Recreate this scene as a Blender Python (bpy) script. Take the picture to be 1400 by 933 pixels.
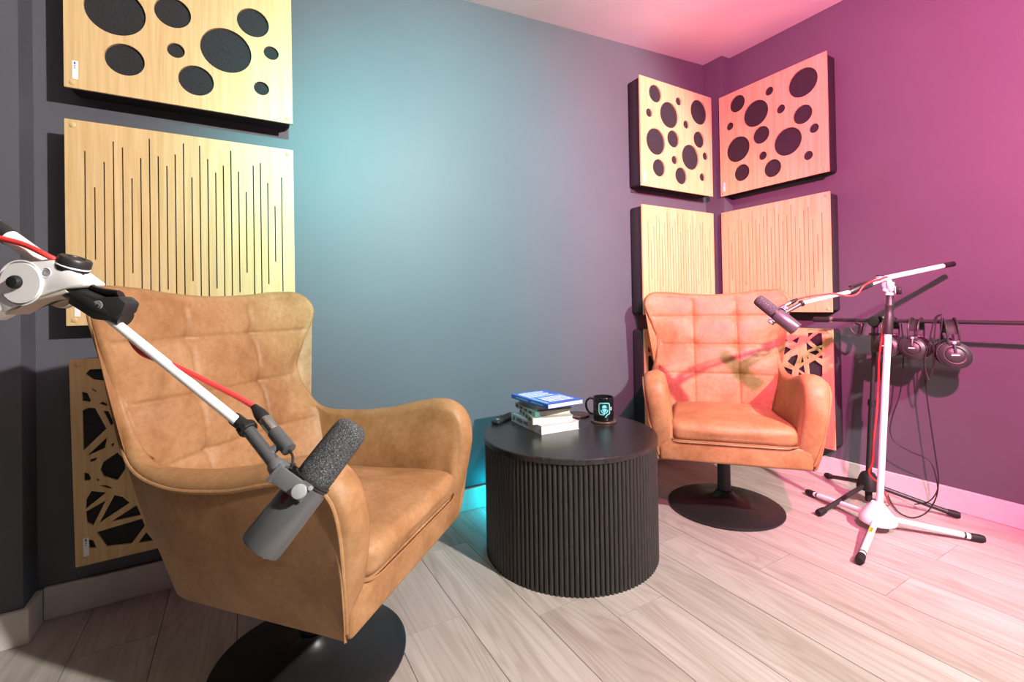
import bpy, bmesh, math, random
from mathutils import Vector, Matrix, noise
for o in list(bpy.data.objects):
    bpy.data.objects.remove(o, do_unlink=True)
S = bpy.context.scene
COL = S.collection
R = math.radians

# ------------------------------------------------------------------ camera
# X runs along the left wall towards the corner, Y into the left wall, floor at z=0
F_PX, CY, YAW, PITCH, ROLL, CAM_H = 633.54, 413.84, .5286, .0076, -.0173, .903
fw = Vector((math.sin(YAW) * math.cos(PITCH), math.cos(YAW) * math.cos(PITCH), math.sin(PITCH)))
_r0 = Vector((math.cos(YAW), -math.sin(YAW), 0)); _u0 = _r0.cross(fw)
rt = _r0 * math.cos(ROLL) + _u0 * math.sin(ROLL)
up = _u0 * math.cos(ROLL) - _r0 * math.sin(ROLL)
CAMP = Vector((0, 0, CAM_H))
cd = bpy.data.cameras.new('camera'); cam = bpy.data.objects.new('camera', cd); COL.objects.link(cam)
cd.sensor_fit = 'HORIZONTAL'; cd.sensor_width = 36; cd.lens = F_PX / 1400 * 36
cd.shift_y = -(466.5 - CY) / 1400; cd.clip_start = .02
m3 = Matrix((rt, up, -fw)).transposed()
cam.matrix_world = Matrix.Translation(CAMP) @ m3.to_4x4()
S.camera = cam
def ray(x, y): return fw + rt * ((x - 700) / F_PX) - up * ((y - CY) / F_PX)
def at(x, y, D): return CAMP + ray(x, y) * D              # depth known from the thing it belongs to
def onz(x, y, z): d = ray(x, y); return CAMP + d * ((z - CAM_H) / d.z)
def onx(x, y, X): d = ray(x, y); return CAMP + d * (X / d.x)
def ony(x, y, Y): d = ray(x, y); return CAMP + d * (Y / d.y)

# ------------------------------------------------------------------ light
vs = S.view_settings
vs.view_transform = 'Standard'; vs.look = 'None'; vs.exposure = 0.0; vs.gamma = 1; vs.use_curve_mapping = False
w = bpy.data.worlds.new('world'); S.world = w; w.use_nodes = True
bg = w.node_tree.nodes['Background']; bg.inputs[0].default_value = (1, .96, .93, 1); bg.inputs[1].default_value = .028
def lamp(name, kind, loc, aim, energy, color, **kw):
    d = bpy.data.lights.new(name, kind); d.energy = energy; d.color = color
    for k, v in kw.items(): setattr(d, k, v)
    o = bpy.data.objects.new(name, d); COL.objects.link(o); o.location = loc
    o.rotation_euler = (Vector(aim) - Vector(loc)).to_track_quat('-Z', 'Y').to_euler()
    return o
lamp('key_lamp', 'SPOT', (1.40, -1.05, 2.1), (.10, 1.3, .72), 590, (1, .96, .90), spot_size=R(111), spot_blend=.25, shadow_soft_size=.04)
lamp('pink_lamp', 'SPOT', (.62, -.25, 1.8), (2.6, .68, 1.46), 880, (1, .145, .40), spot_size=R(110), spot_blend=1, shadow_soft_size=.03)
lamp('teal_lamp', 'SPOT', (.3, -.4, 2.15), (.85, 1.9, 1.36), 560, (.06, .84, .80), spot_size=R(55), spot_blend=1, shadow_soft_size=.05)
lamp('floor_teal_lamp', 'POINT', (1.0, 1.80, .07), (1, 1.8, 1), 2.4, (.0, .62, .8), shadow_soft_size=.03)

# ------------------------------------------------------------------ materials
def mat(name, base, rough=.5, metal=0, spec=.5, build=None):
    m = bpy.data.materials.new(name); m.use_nodes = True
    nt = m.node_tree; b = nt.nodes['Principled BSDF']
    b.inputs['Base Color'].default_value = (*base, 1); b.inputs['Roughness'].default_value = rough
    b.inputs['Metallic'].default_value = metal; b.inputs['Specular IOR Level'].default_value = spec
    if build: build(nt, b)
    return m
def N(nt, t, **kw):
    n = nt.nodes.new(t)
    for k, v in kw.items(): setattr(n, k, v)
    return n
def coords(nt, scale=(1, 1, 1), rnd=False):
    tc = N(nt, 'ShaderNodeTexCoord'); mp = N(nt, 'ShaderNodeMapping'); mp.inputs['Scale'].default_value = scale
    nt.links.new(tc.outputs['Object'], mp.inputs['Vector'])
    if rnd:
        oi = N(nt, 'ShaderNodeObjectInfo'); mu = N(nt, 'ShaderNodeMath', operation='MULTIPLY'); mu.inputs[1].default_value = 37
        cb = N(nt, 'ShaderNodeCombineXYZ'); nt.links.new(oi.outputs['Random'], mu.inputs[0])
        for i in range(3): nt.links.new(mu.outputs[0], cb.inputs[i])
        nt.links.new(cb.outputs[0], mp.inputs['Location'])
    return mp.outputs['Vector']
def nz(nt, vec, scale, detail=4, rough=.55, dist=0):
    n = N(nt, 'ShaderNodeTexNoise'); n.inputs['Scale'].default_value = scale; n.inputs['Detail'].default_value = detail
    n.inputs['Roughness'].default_value = rough; n.inputs['Distortion'].default_value = dist
    nt.links.new(vec, n.inputs['Vector']); return n.outputs['Fac']
def ramp(nt, fac, stops):
    r = N(nt, 'ShaderNodeValToRGB'); e = r.color_ramp.elements
    while len(e) < len(stops): e.new(.5)
    for el, (p, c) in zip(e, stops): el.position = p; el.color = (*c, 1)
    nt.links.new(fac, r.inputs[0]); return r.outputs[0]
def mix(nt, a, b, fac, mode='MIX'):
    n = N(nt, 'ShaderNodeMix', data_type='RGBA', blend_type=mode)
    for s, v in ((6, a), (7, b), (0, fac)):
        if isinstance(v, (int, float)): n.inputs[s].default_value = v
        elif isinstance(v, tuple): n.inputs[s].default_value = (*v, 1)
        else: nt.links.new(v, n.inputs[s])
    return n.outputs[2]
def bump(nt, b, h, s, d=.002):
    n = N(nt, 'ShaderNodeBump'); n.inputs['Strength'].default_value = s; n.inputs['Distance'].default_value = d
    nt.links.new(h, n.inputs['Height']); nt.links.new(n.outputs[0], b.inputs['Normal'])
def setc(nt, b, c): nt.links.new(c, b.inputs['Base Color'])

def b_wall(nt, b):
    v = coords(nt); setc(nt, b, ramp(nt, nz(nt, v, 3, 3), [(.3, (.094, .095, .114)), (.7, (.102, .103, .122))]))
    bump(nt, b, nz(nt, v, 260, 2), .12, .001)
M_WALL = mat('slate_wall_paint', (.08, .095, .11), .5, spec=.4, build=b_wall)
def b_ceil(nt, b):
    v = coords(nt); setc(nt, b, ramp(nt, nz(nt, v, 2.2, 3), [(.3, (.80, .76, .76)), (.7, (.86, .83, .83))]))
    bump(nt, b, nz(nt, v, 14, 3), .15, .004)
M_CEIL = mat('ceiling_paint', (.85, .83, .83), .8, build=b_ceil)
def b_trim(nt, b):
    v = coords(nt, (1, 1, 9)); setc(nt, b, ramp(nt, nz(nt, v, 30, 3), [(.3, (.60, .57, .53)), (.7, (.68, .65, .61))]))
M_TRIM = mat('white_trim', (.65, .62, .58), .45, build=b_trim)
def b_plank(nt, b):
    v = coords(nt, (7, 1.1, 7), True)
    big = nz(nt, v, 1.3, 3, .5, 1.2)
    v2 = coords(nt, (60, 1.4, 60), True); fine = nz(nt, v2, 2.2, 5, .65, .5)
    v3 = coords(nt, (5.5, .62, 5.5), True); ct = nz(nt, v3, 1.5, 1.5, .45, .35)
    mu = N(nt, 'ShaderNodeMath', operation='MULTIPLY'); mu.inputs[1].default_value = 95; nt.links.new(ct, mu.inputs[0])
    sn = N(nt, 'ShaderNodeMath', operation='SINE'); nt.links.new(mu.outputs[0], sn.inputs[0])
    mr = N(nt, 'ShaderNodeMapRange'); mr.inputs[1].default_value = -1; nt.links.new(sn.outputs[0], mr.inputs[0])
    c0 = ramp(nt, big, [(.3, (.40, .365, .325)), (.55, (.48, .45, .415)), (.8, (.54, .515, .48))])
    c1 = mix(nt, c0, ramp(nt, mr.outputs[0], [(.0, (.70, .66, .62)), (.4, (.93, .92, .91)), (1, (1, 1, 1))]), .42, 'MULTIPLY')
    c2 = mix(nt, c1, ramp(nt, fine, [(.32, (.70, .67, .63)), (.62, (1, 1, 1))]), .5, 'MULTIPLY')
    oi = N(nt, 'ShaderNodeObjectInfo')
    tone = ramp(nt, oi.outputs['Random'], [(0, (.88, .86, .84)), (1, (1.0, 1.0, 1.0))])
    setc(nt, b, mix(nt, c2, tone, 1.0, 'MULTIPLY')); bump(nt, b, fine, .12, .0006)
M_PLANK = mat('greyed_oak_plank', (.5, .45, .4), .42, spec=.4, build=b_plank)
M_SUB = mat('floor_joint', (.03, .024, .02), .9)
def b_oak(nt, b):
    v = coords(nt, (26, 26, 1.1), True); g = nz(nt, v, 2.4, 4, .6, .35)
    v2 = coords(nt, (140, 140, 3), True); f = nz(nt, v2, 2, 3, .6)
    c = ramp(nt, g, [(.3, (.58, .395, .175)), (.5, (.65, .46, .225)), (.72, (.71, .53, .29))])
    setc(nt, b, mix(nt, c, ramp(nt, f, [(.35, (.86, .82, .76)), (.6, (1, 1, 1))]), .5, 'MULTIPLY'))
M_OAK = mat('light_oak_veneer', (.66, .46, .24), .42, spec=.35, build=b_oak)
def b_felt(nt, b):
    v = coords(nt); f = nz(nt, v, 420, 2, .7)
    setc(nt, b, ramp(nt, f, [(.3, (.016, .016, .018)), (.7, (.050, .050, .054))])); bump(nt, b, f, .5, .001)
M_FELT = mat('black_acoustic_felt', (.03, .03, .033), .95, spec=.1, build=b_felt)
def b_leather(nt, b):
    v = coords(nt)
    a = nz(nt, v, 7, 5, .62, .5); c = nz(nt, v, 62, 5, .7); g = nz(nt, v, 300, 2, .5)
    base = ramp(nt, a, [(.28, (.265, .130, .050)), (.5, (.365, .195, .084)), (.72, (.44, .26, .126))])
    mot = mix(nt, base, ramp(nt, c, [(.32, (.66, .61, .56)), (.62, (1, 1, 1))]), .6, 'MULTIPLY')
    setc(nt, b, mot); bump(nt, b, g, .12, .0006)
    rr = N(nt, 'ShaderNodeMapRange'); rr.inputs[3].default_value = .42; rr.inputs[4].default_value = .62
    nt.links.new(a, rr.inputs[0]); nt.links.new(rr.outputs[0], b.inputs['Roughness'])
M_LEATHER = mat('tan_leather', (.44, .25, .11), .5, spec=.35, build=b_leather)
M_STITCH = mat('dark_tan_piping', (.30, .15, .062), .6)
def b_blackmetal(nt, b):
    v = coords(nt); f = nz(nt, v, 160, 2); bump(nt, b, f, .06, .0005)
M_BASE = mat('black_powder_coat', (.012, .012, .013), .42, spec=.5, build=b_blackmetal)
def b_blackwood(nt, b):
    v = coords(nt, (3, 30, 8)); f = nz(nt, v, 6, 4, .6, .3)
    setc(nt, b, ramp(nt, f, [(.35, (.012, .011, .011)), (.7, (.030, .027, .026))])); bump(nt, b, f, .45, .001)
    b.inputs['Roughness'].default_value = .27
M_TTOP = mat('black_ash_top', (.02, .019, .018), .36, spec=.5, build=b_blackwood)
def b_slat(nt, b):
    v = coords(nt, (40, 40, 3), True); f = nz(nt, v, 5, 3, .6)
    setc(nt, b, ramp(nt, f, [(.3, (.020, .018, .017)), (.7, (.038, .034, .032))]))
M_SLAT = mat('black_stained_slat', (.03, .027, .026), .42, spec=.4, build=b_slat)
M_WHITE = mat('white_enamel', (.84, .83, .82), .28, spec=.5)
M_BLKPL = mat('black_plastic', (.020, .020, .021), .42)
M_RUBBER = mat('black_rubber', (.014, .014, .014), .6, spec=.3)
M_CHROME = mat('satin_nickel', (.72, .68, .62), .25, metal=1)
M_RED = mat('red_cable_jacket', (.72, .045, .04), .42)
M_BLKCAB = mat('black_cable_jacket', (.012, .012, .012), .5)
M_MICBODY = mat('dark_grey_mic_enamel', (.105, .110, .114), .30, spec=.5, metal=.35)
M_MICLIGHT = mat('grey_mic_bracket', (.15, .155, .158), .38, spec=.5, metal=.3)
M_KNOB = mat('grey_mic_knob', (.30, .31, .315), .4, spec=.5)
M_REDDOT = mat('dark_red_inset', (.10, .012, .016), .4)
def b_foam(nt, b):
    v = coords(nt); f = nz(nt, v, 520, 2, .6)
    setc(nt, b, ramp(nt, f, [(.35, (.030, .032, .034)), (.58, (.085, .09, .093)), (.72, (.26, .27, .275))]))
    bump(nt, b, f, .9, .0015)
M_FOAM = mat('charcoal_foam', (.06, .062, .065), .95, spec=.1, build=b_foam)
M_PAPER = mat('white_page_edges', (.82, .80, .76), .8, build=lambda nt, b: (lambda v: setc(nt, b, ramp(nt, nz(nt, v, 3, 2), [(.3, (.70, .67, .62)), (.6, (.86, .84, .80))])))(coords(nt, (1, 1, 420))))
M_CREAM = mat('cream_page_edges', (.80, .74, .62), .8, build=lambda nt, b: (lambda v: setc(nt, b, ramp(nt, nz(nt, v, 3, 2), [(.3, (.66, .59, .47)), (.6, (.84, .78, .67))])))(coords(nt, (1, 1, 420))))
M_PINK = mat('pale_pink_cover', (.72, .52, .58), .45)
M_BLUE = mat('blue_cover', (.045, .13, .56), .35)
M_LBLUE = mat('light_blue_print', (.22, .45, .80), .4)
M_GREYCOV = mat('grey_green_cover', (.36, .36, .33), .5)
M_TANCOV = mat('beige_cover', (.52, .47, .40), .5)
M_PEACH = mat('peach_flyleaf', (.62, .27, .19), .6)
M_INK = mat('dark_ink', (.02, .018, .03), .5)
M_WINK = mat('white_ink', (.85, .85, .86), .5)
M_CERAMIC = mat('black_glazed_ceramic', (.008, .008, .009), .08, spec=.6)
M_CYAN = mat('cyan_print', (.20, .68, .68), .4)
M_TEALP = mat('dark_teal_print', (.012, .05, .06), .25)
M_COAST = mat('brown_coaster', (.16, .10, .08), .25, metal=.4)
M_YELLOW = mat('yellow_sticker', (.62, .52, .03), .5)
M_TAG = mat('white_tag', (.85, .86, .90), .4)
M_TAGMARK = mat('teal_tag_print', (.03, .16, .20), .5)
M_SILVER = mat('silver_print', (.75, .72, .75), .35, metal=.2)

# ------------------------------------------------------------------ mesh helpers
def new_obj(name, bm, material, parent=None, smooth=False, mw=None, angle=40):
    me = bpy.data.meshes.new(name); bm.normal_update(); bm.to_mesh(me); bm.free()
    if smooth:
        me.polygons.foreach_set('use_smooth', [True] * len(me.polygons))
        try: me.set_sharp_from_angle(angle=R(angle))
        except Exception: pass
    o = bpy.data.objects.new(name, me); COL.objects.link(o)
    if material is not None: me.materials.append(material)
    if parent is not None: o.parent = parent
    if mw is not None: o.matrix_local = mw
    return o
def tag(o, label=None, cat=None, group=None, kind=None):
    if label: o['label'] = label
    if cat: o['category'] = cat
    if group: o['group'] = group
    if kind: o['kind'] = kind
    return o
def thing(name, label, cat, M=None, group=None):
    o = bpy.data.objects.new(name, None); COL.objects.link(o); o.empty_display_size = .05
    if M is not None: o.matrix_world = M if isinstance(M, Matrix) else Matrix.Translation(M)
    return tag(o, label, cat, group)
def copy_tree(o, parent=None):
    c = o.copy(); COL.objects.link(c); c.parent = parent
    for ch in list(o.children): copy_tree(ch, c)
    return c
def a_box(bm, lo, hi, bev=0, seg=2, M=None):
    vs = [bm.verts.new((x, y, z)) for z in (lo[2], hi[2]) for y in (lo[1], hi[1]) for x in (lo[0], hi[0])]
    fs = [bm.faces.new([vs[i] for i in f]) for f in ((0, 2, 3, 1), (4, 5, 7, 6), (0, 1, 5, 4), (2, 6, 7, 3), (0, 4, 6, 2), (1, 3, 7, 5))]
    if M is not None: bmesh.ops.transform(bm, matrix=M, verts=vs)
    if bev: bmesh.ops.bevel(bm, geom=list({e for f in fs for e in f.edges}), offset=bev, segments=seg, profile=.5, affect='EDGES')
    return bm
def box(lo, hi, bev=0, seg=2, M=None): return a_box(bmesh.new(), lo, hi, bev, seg, M)
def frames(pts, closed=False):
    n = len(pts); T = []
    for i in range(n):
        a = pts[i - 1] if (i or closed) else pts[0]; b = pts[(i + 1) % n] if (i < n - 1 or closed) else pts[-1]
        t = (b - a); T.append(t.normalized() if t.length > 1e-9 else Vector((0, 0, 1)))
    ref = Vector((0, 0, 1)) if abs(T[0].z) < .9 else Vector((1, 0, 0))
    u = (ref - T[0] * ref.dot(T[0])).normalized(); out = []
    for t in T:
        u = (u - t * u.dot(t)); u = u.normalized() if u.length > 1e-9 else t.orthogonal().normalized()
        out.append((t, u, t.cross(u)))
    return out
def a_tube(bm, pts, rad, seg=10, cap=True, M=None, closed=False, flat=None):
    pts = [Vector(p) for p in pts]; fr = frames(pts, closed); rings = []
    for i, p in enumerate(pts):
        r = rad[i] if isinstance(rad, (list, tuple)) else rad
        _, u, v = fr[i]; ru, rv = (r, r) if flat is None else (r * flat[0], r * flat[1])
        ring = []
        for k in range(seg):
            a = 2 * math.pi * k / seg; q = p + u * (math.cos(a) * ru) + v * (math.sin(a) * rv)
            ring.append(bm.verts.new(M @ q if M is not None else q))
        rings.append(ring)
    pairs = list(zip(rings, rings[1:])) + ([(rings[-1], rings[0])] if closed else [])
    for A, B in pairs:
        for k in range(seg): bm.faces.new((A[k], A[(k + 1) % seg], B[(k + 1) % seg], B[k]))
    if cap and not closed: bm.faces.new(rings[0][::-1]); bm.faces.new(rings[-1])
    return bm
def tube(pts, rad, seg=10, **kw): return a_tube(bmesh.new(), pts, rad, seg, **kw)
def a_lathe(bm, prof, seg=32, M=None):
    rings = []
    for r, z in prof:
        if r < 1e-6: vs = [bm.verts.new((0, 0, z))]
        else: vs = [bm.verts.new((r * math.cos(2 * math.pi * k / seg), r * math.sin(2 * math.pi * k / seg), z)) for k in range(seg)]
        rings.append(vs)
    for A, B in zip(rings, rings[1:]):
        for k in range(seg):
            a0, a1 = A[k % len(A)], A[(k + 1) % len(A)]; b0, b1 = B[k % len(B)], B[(k + 1) % len(B)]
            vs = []
            for q in (a0, a1, b1, b0):
                if q not in vs: vs.append(q)
            if len(vs) > 2: bm.faces.new(vs)
    if len(rings[0]) > 1: bm.faces.new(rings[0][::-1])
    if len(rings[-1]) > 1: bm.faces.new(rings[-1])
    if M is not None: bmesh.ops.transform(bm, matrix=M, verts=[v for rg in rings for v in rg])
    return bm
def lathe(prof, seg=32, M=None): return a_lathe(bmesh.new(), prof, seg, M)
def axis_m(p, z, x=None):
    z = Vector(z).normalized(); x = Vector(x) if x is not None else z.orthogonal()
    x = (x - z * x.dot(z)).normalized(); y = z.cross(x)
    m = Matrix((x, y, z)).transposed().to_4x4(); m.translation = Vector(p); return m
def crv(keys, n, closed=False):
    """Catmull-Rom through keys"""
    keys = [Vector(k) for k in keys]; out = []; m = len(keys) - (0 if closed else 1)
    for i in range(n):
        t = i / (n if closed else n - 1) * m; k = min(int(t), m - 1); f = t - k
        g = lambda j: keys[j % len(keys)] if closed else keys[max(0, min(len(keys) - 1, j))]
        p0, p1, p2, p3 = g(k - 1), g(k), g(k + 1), g(k + 2)
        out.append(.5 * ((2 * p1) + (p2 - p0) * f + (2 * p0 - 5 * p1 + 4 * p2 - p3) * f * f + (3 * p1 - p0 - 3 * p2 + p3) * f ** 3))
    return out
def plate(outer, holes, y0, y1):
    """flat board in the x-z plane with holes, between y0 (front) and y1 (back)"""
    bm = bmesh.new(); es = []
    for loop in [outer] + holes:
        vs = [bm.verts.new((x, y0, z)) for x, z in loop]
        es += [bm.edges.new((vs[i], vs[(i + 1) % len(vs)])) for i in range(len(vs))]
    bmesh.ops.triangle_fill(bm, use_beauty=True, use_dissolve=False, edges=es, normal=(0, -1, 0))
    for f in bm.faces:
        if f.normal.y > 0: f.normal_flip()
    ex = bmesh.ops.extrude_face_region(bm, geom=list(bm.faces))
    bmesh.ops.translate(bm, vec=(0, y1 - y0, 0), verts=[v for v in ex['geom'] if isinstance(v, bmesh.types.BMVert)])
    bmesh.ops.recalc_face_normals(bm, faces=list(bm.faces))
    return bm
def prism(loop, y0, y1, M=None):
    bm = bmesh.new(); A = [bm.verts.new((x, y0, z)) for x, z in loop]; B = [bm.verts.new((x, y1, z)) for x, z in loop]
    n = len(loop); bm.faces.new(A); bm.faces.new(B[::-1])
    for i in range(n): bm.faces.new((A[i], B[i], B[(i + 1) % n], A[(i + 1) % n]))
    bmesh.ops.recalc_face_normals(bm, faces=list(bm.faces))
    if M is not None: bmesh.ops.transform(bm, matrix=M, verts=list(bm.verts))
    return bm
def text_mesh(s, size, depth=.0002, bold=.0):
    c = bpy.data.curves.new('t', 'FONT'); c.body = s; c.size = size; c.extrude = depth; c.offset = bold; c.resolution_u = 2
    o = bpy.data.objects.new('t', c); COL.objects.link(o); bpy.context.view_layer.update()
    me = bpy.data.meshes.new_from_object(o.evaluated_get(bpy.context.evaluated_depsgraph_get()))
    bpy.data.objects.remove(o); bm = bmesh.new(); bm.from_mesh(me); bpy.data.meshes.remove(me); return bm

# ------------------------------------------------------------------ room
YW, XW = 1.8963, 2.6178          # left and right wall planes
YF, XF = 1.7993, 2.5208          # fronts of the panels on them
def struct(name, bm, m, label=None, smooth=False):
    return tag(new_obj(name, bm, m, smooth=smooth), label, None, None, 'structure')
struct('wall_left', box((-1.3, YW, -.05), (XW + .1, YW + .1, 2.6)), M_WALL, 'slate painted wall behind the drum table')
struct('wall_right', box((XW, -1.6, -.05), (XW + .1, YW, 2.6)), M_WALL, 'slate painted wall behind the headphone stand')
struct('wall_pillar', box((-1.3, 1.79, -.05), (-.527, YW, 2.6)), M_WALL, 'projecting slate painted pier beside the oak panels')
struct('wall_chase', box((2.536, 1.768, -.05), (XW, YW, 2.6)), M_WALL, 'small boxed pipe chase in the room corner')
def cz(x, y): return 2.409 + .069 * (x - 2.618) + .004 * (y - 1.77)
bm = bmesh.new(); q = [(-1.3, -1.6), (XW + .1, -1.6), (XW + .1, YW + .1), (-1.3, YW + .1)]
A = [bm.verts.new((x, y, cz(x, y))) for x, y in q]; B = [bm.verts.new((x, y, cz(x, y) + .1)) for x, y in q]
bm.faces.new(A[::-1]); bm.faces.new(B)
for i in range(4): bm.faces.new((A[i], A[(i + 1) % 4], B[(i + 1) % 4], B[i]))
struct('ceiling', bm, M_CEIL, 'white painted ceiling washed pink')
BT = .015
def bb(name, lo, hi, label): struct(name, box(lo, hi, .003, 2), M_TRIM, label)
bb('baseboard_left', (-.512, YW - BT, 0), (2.536 - BT, YW, .0959), 'pale baseboard along the left wall')
bb('baseboard_right', (XW - BT, -1.6, 0), (XW, 1.768 - BT, .0959), 'white baseboard behind the stands')
bb('baseboard_pillar', (-1.3, 1.79 - BT, 0), (-.512, 1.79, .0959), 'pale baseboard across the front of the pier')
bb('baseboard_pier_side', (-.527, 1.79, 0), (-.512, YW - BT, .0959), 'short pale baseboard return beside the pier')
floor = struct('floor', box((-1.3, -1.6, -.06), (XW, YW, -.011)), M_SUB, 'greyed oak plank floor')
rng = random.Random(4)
joints = {0: 1.26, 3: 1.014, 6: .942, 7: .66, 9: .656}
PW, PL = .1893, 1.29; pm = {}
for k in range(-9, 12):
    x0 = .358 + PW * k + .0009; x1 = min(.358 + PW * (k + 1) - .0009, XW - .001)
    if x1 - x0 < .02 or x0 < -1.29: continue
    j = joints.get(k, rng.uniform(-.2, 1.0)) if k in joints else [-.05, .35, -.15, .2, .05][k % 5]
    while j > -1.6: j -= PL
    y = j
    while y < YW - .002:
        a, b = max(y, -1.6) + .0009, min(y + PL, YW - .001) - .0009
        if b - a > .02:
            key = (round(x1 - x0, 4), round(b - a, 4))
            if key not in pm:
                o = new_obj('plank', box((-key[0] / 2, -key[1] / 2, -.011), (key[0] / 2, key[1] / 2, 0)), M_PLANK, floor); pm[key] = o.data
            else:
                o = bpy.data.objects.new('plank', pm[key]); COL.objects.link(o); o.parent = floor
            o.location = ((x0 + x1) / 2, (a + b) / 2, 0)
        y += PL

# ------------------------------------------------------------------ acoustic panels (local: x across, front at -y, z up)
PT = .008; PD = .097
CIRC = [(.119, .522, .048), (.069, .406, .0233), (.229, .424, .073), (.309, .518, .0233), (.485, .490, .073), (.370, .396, .0233), (.481, .326, .048),
        (.535, .236, .0233), (.117, .255, .073), (.258, .293, .048), (.402, .210, .073), (.265, .174, .0233), (.138, .112, .048), (.318, .090, .048), (.504, .106, .0233)]
circ_holes = [[(x + r * math.cos(2 * math.pi * i / 40), z + r * math.sin(2 * math.pi * i / 40)) for i in range(40)] for x, z, r in CIRC]
ST = [.088, .193, .114, .049, .064, .155, .090, .026, .078, .105, .066, .027, .133, .028, .068, .109, .083, .030, .097, .163, .071, .059, .125, .203, .100]
slot_holes = []
for i, t in enumerate(ST):
    x = .0436 + .0216 * i; slot_holes.append([(x - .0017, t), (x + .0017, t), (x + .0017, .6 - t), (x - .0017, .6 - t)])
GEO = [[(.035, .555), (.044, .568), (.10, .566), (.085, .528), (.052, .537)], [(.026, .505), (.038, .499), (.045, .478), (.043, .472), (.026, .478)],
       [(.047, .514), (.057, .505), (.059, .498), (.049, .508)], [(.063, .465), (.072, .469), (.082, .46), (.08, .455)],
       [(.026, .45), (.04, .456), (.054, .453), (.078, .389), (.025, .333)], [(.072, .443), (.084, .439), (.095, .403), (.088, .396)],
       [(.034, .317), (.079, .363), (.073, .332)], [(.038, .304), (.056, .308), (.05, .299), (.04, .297)], [(.087, .34), (.095, .344), (.091, .331)],
       [(.061, .269), (.068, .291), (.101, .313), (.117, .289), (.118, .26), (.099, .23), (.068, .249)], [(.025, .269), (.035, .265), (.04, .248), (.035, .244), (.025, .246)],
       [(.051, .248), (.061, .24), (.053, .238)], [(.056, .225), (.074, .221), (.087, .211), (.082, .208)], [(.04, .212), (.073, .2), (.026, .163), (.028, .191)],
       [(.026, .155), (.071, .177), (.041, .11), (.028, .123)], [(.091, .188), (.11, .178), (.126, .156), (.055, .114)], [(.081, .111), (.142, .145), (.152, .112)],
       [(.048, .089), (.154, .101), (.16, .077), (.127, .032), (.069, .041)], [(.029, .073), (.04, .068), (.047, .043), (.031, .048)], [(.143, .030), (.163, .057), (.18, .026)],
       [(.482, .576), (.512, .578), (.478, .548)], [(.489, .539), (.532, .576), (.55, .577), (.552, .52), (.521, .508)], [(.472, .531), (.506, .5), (.472, .481)],
       [(.482, .475), (.524, .490), (.537, .481), (.516, .462)], [(.530, .500), (.551, .506), (.549, .488)], [(.527, .453), (.55, .469), (.55, .447)],
       [(.481, .415), (.514, .439), (.55, .414), (.549, .366), (.532, .34), (.485, .357)], [(.372, .416), (.395, .445), (.430, .462), (.432, .447), (.41, .393)],
       [(.442, .414), (.452, .458), (.46, .425)], [(.474, .454), (.487, .447), (.476, .438)], [(.428, .382), (.460, .410), (.466, .362)],
       [(.348, .376), (.36, .388), (.403, .376), (.397, .345), (.354, .357)], [(.42, .326), (.433, .370), (.468, .348), (.468, .332)],
       [(.334, .54), (.351, .55), (.38, .533), (.367, .521)], [(.401, .531), (.441, .554), (.428, .516)], [(.329, .51), (.35, .507), (.329, .497)],
       [(.333, .472), (.371, .498), (.398, .485), (.345, .439), (.332, .447)], [(.355, .326), (.38, .340), (.4, .321)],
       [(.13, .56), (.22, .565), (.17, .50)], [(.11, .50), (.15, .48), (.13, .40), (.105, .43)], [(.19, .49), (.24, .55), (.31, .56), (.30, .50), (.22, .46)],
       [(.15, .38), (.19, .45), (.30, .47), (.31, .43), (.25, .36)], [(.14, .35), (.24, .34), (.15, .29)], [(.29, .40), (.33, .42), (.335, .36), (.29, .34)],
       [(.14, .26), (.25, .31), (.33, .32), (.24, .22), (.14, .20)], [(.15, .17), (.24, .19), (.20, .12)], [(.26, .21), (.35, .30), (.37, .24), (.28, .17)],
       [(.19, .09), (.26, .16), (.30, .04), (.21, .03)], [(.39, .30), (.47, .30), (.44, .22), (.39, .24)], [(.32, .16), (.42, .20), (.43, .10), (.33, .04)],
       [(.49, .31), (.55, .31), (.55, .20), (.46, .21)], [(.45, .19), (.55, .17), (.55, .04), (.46, .04)]]
SQ = [(0, 0), (.6, 0), (.6, .6), (0, .6)]
protos = {}
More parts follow.
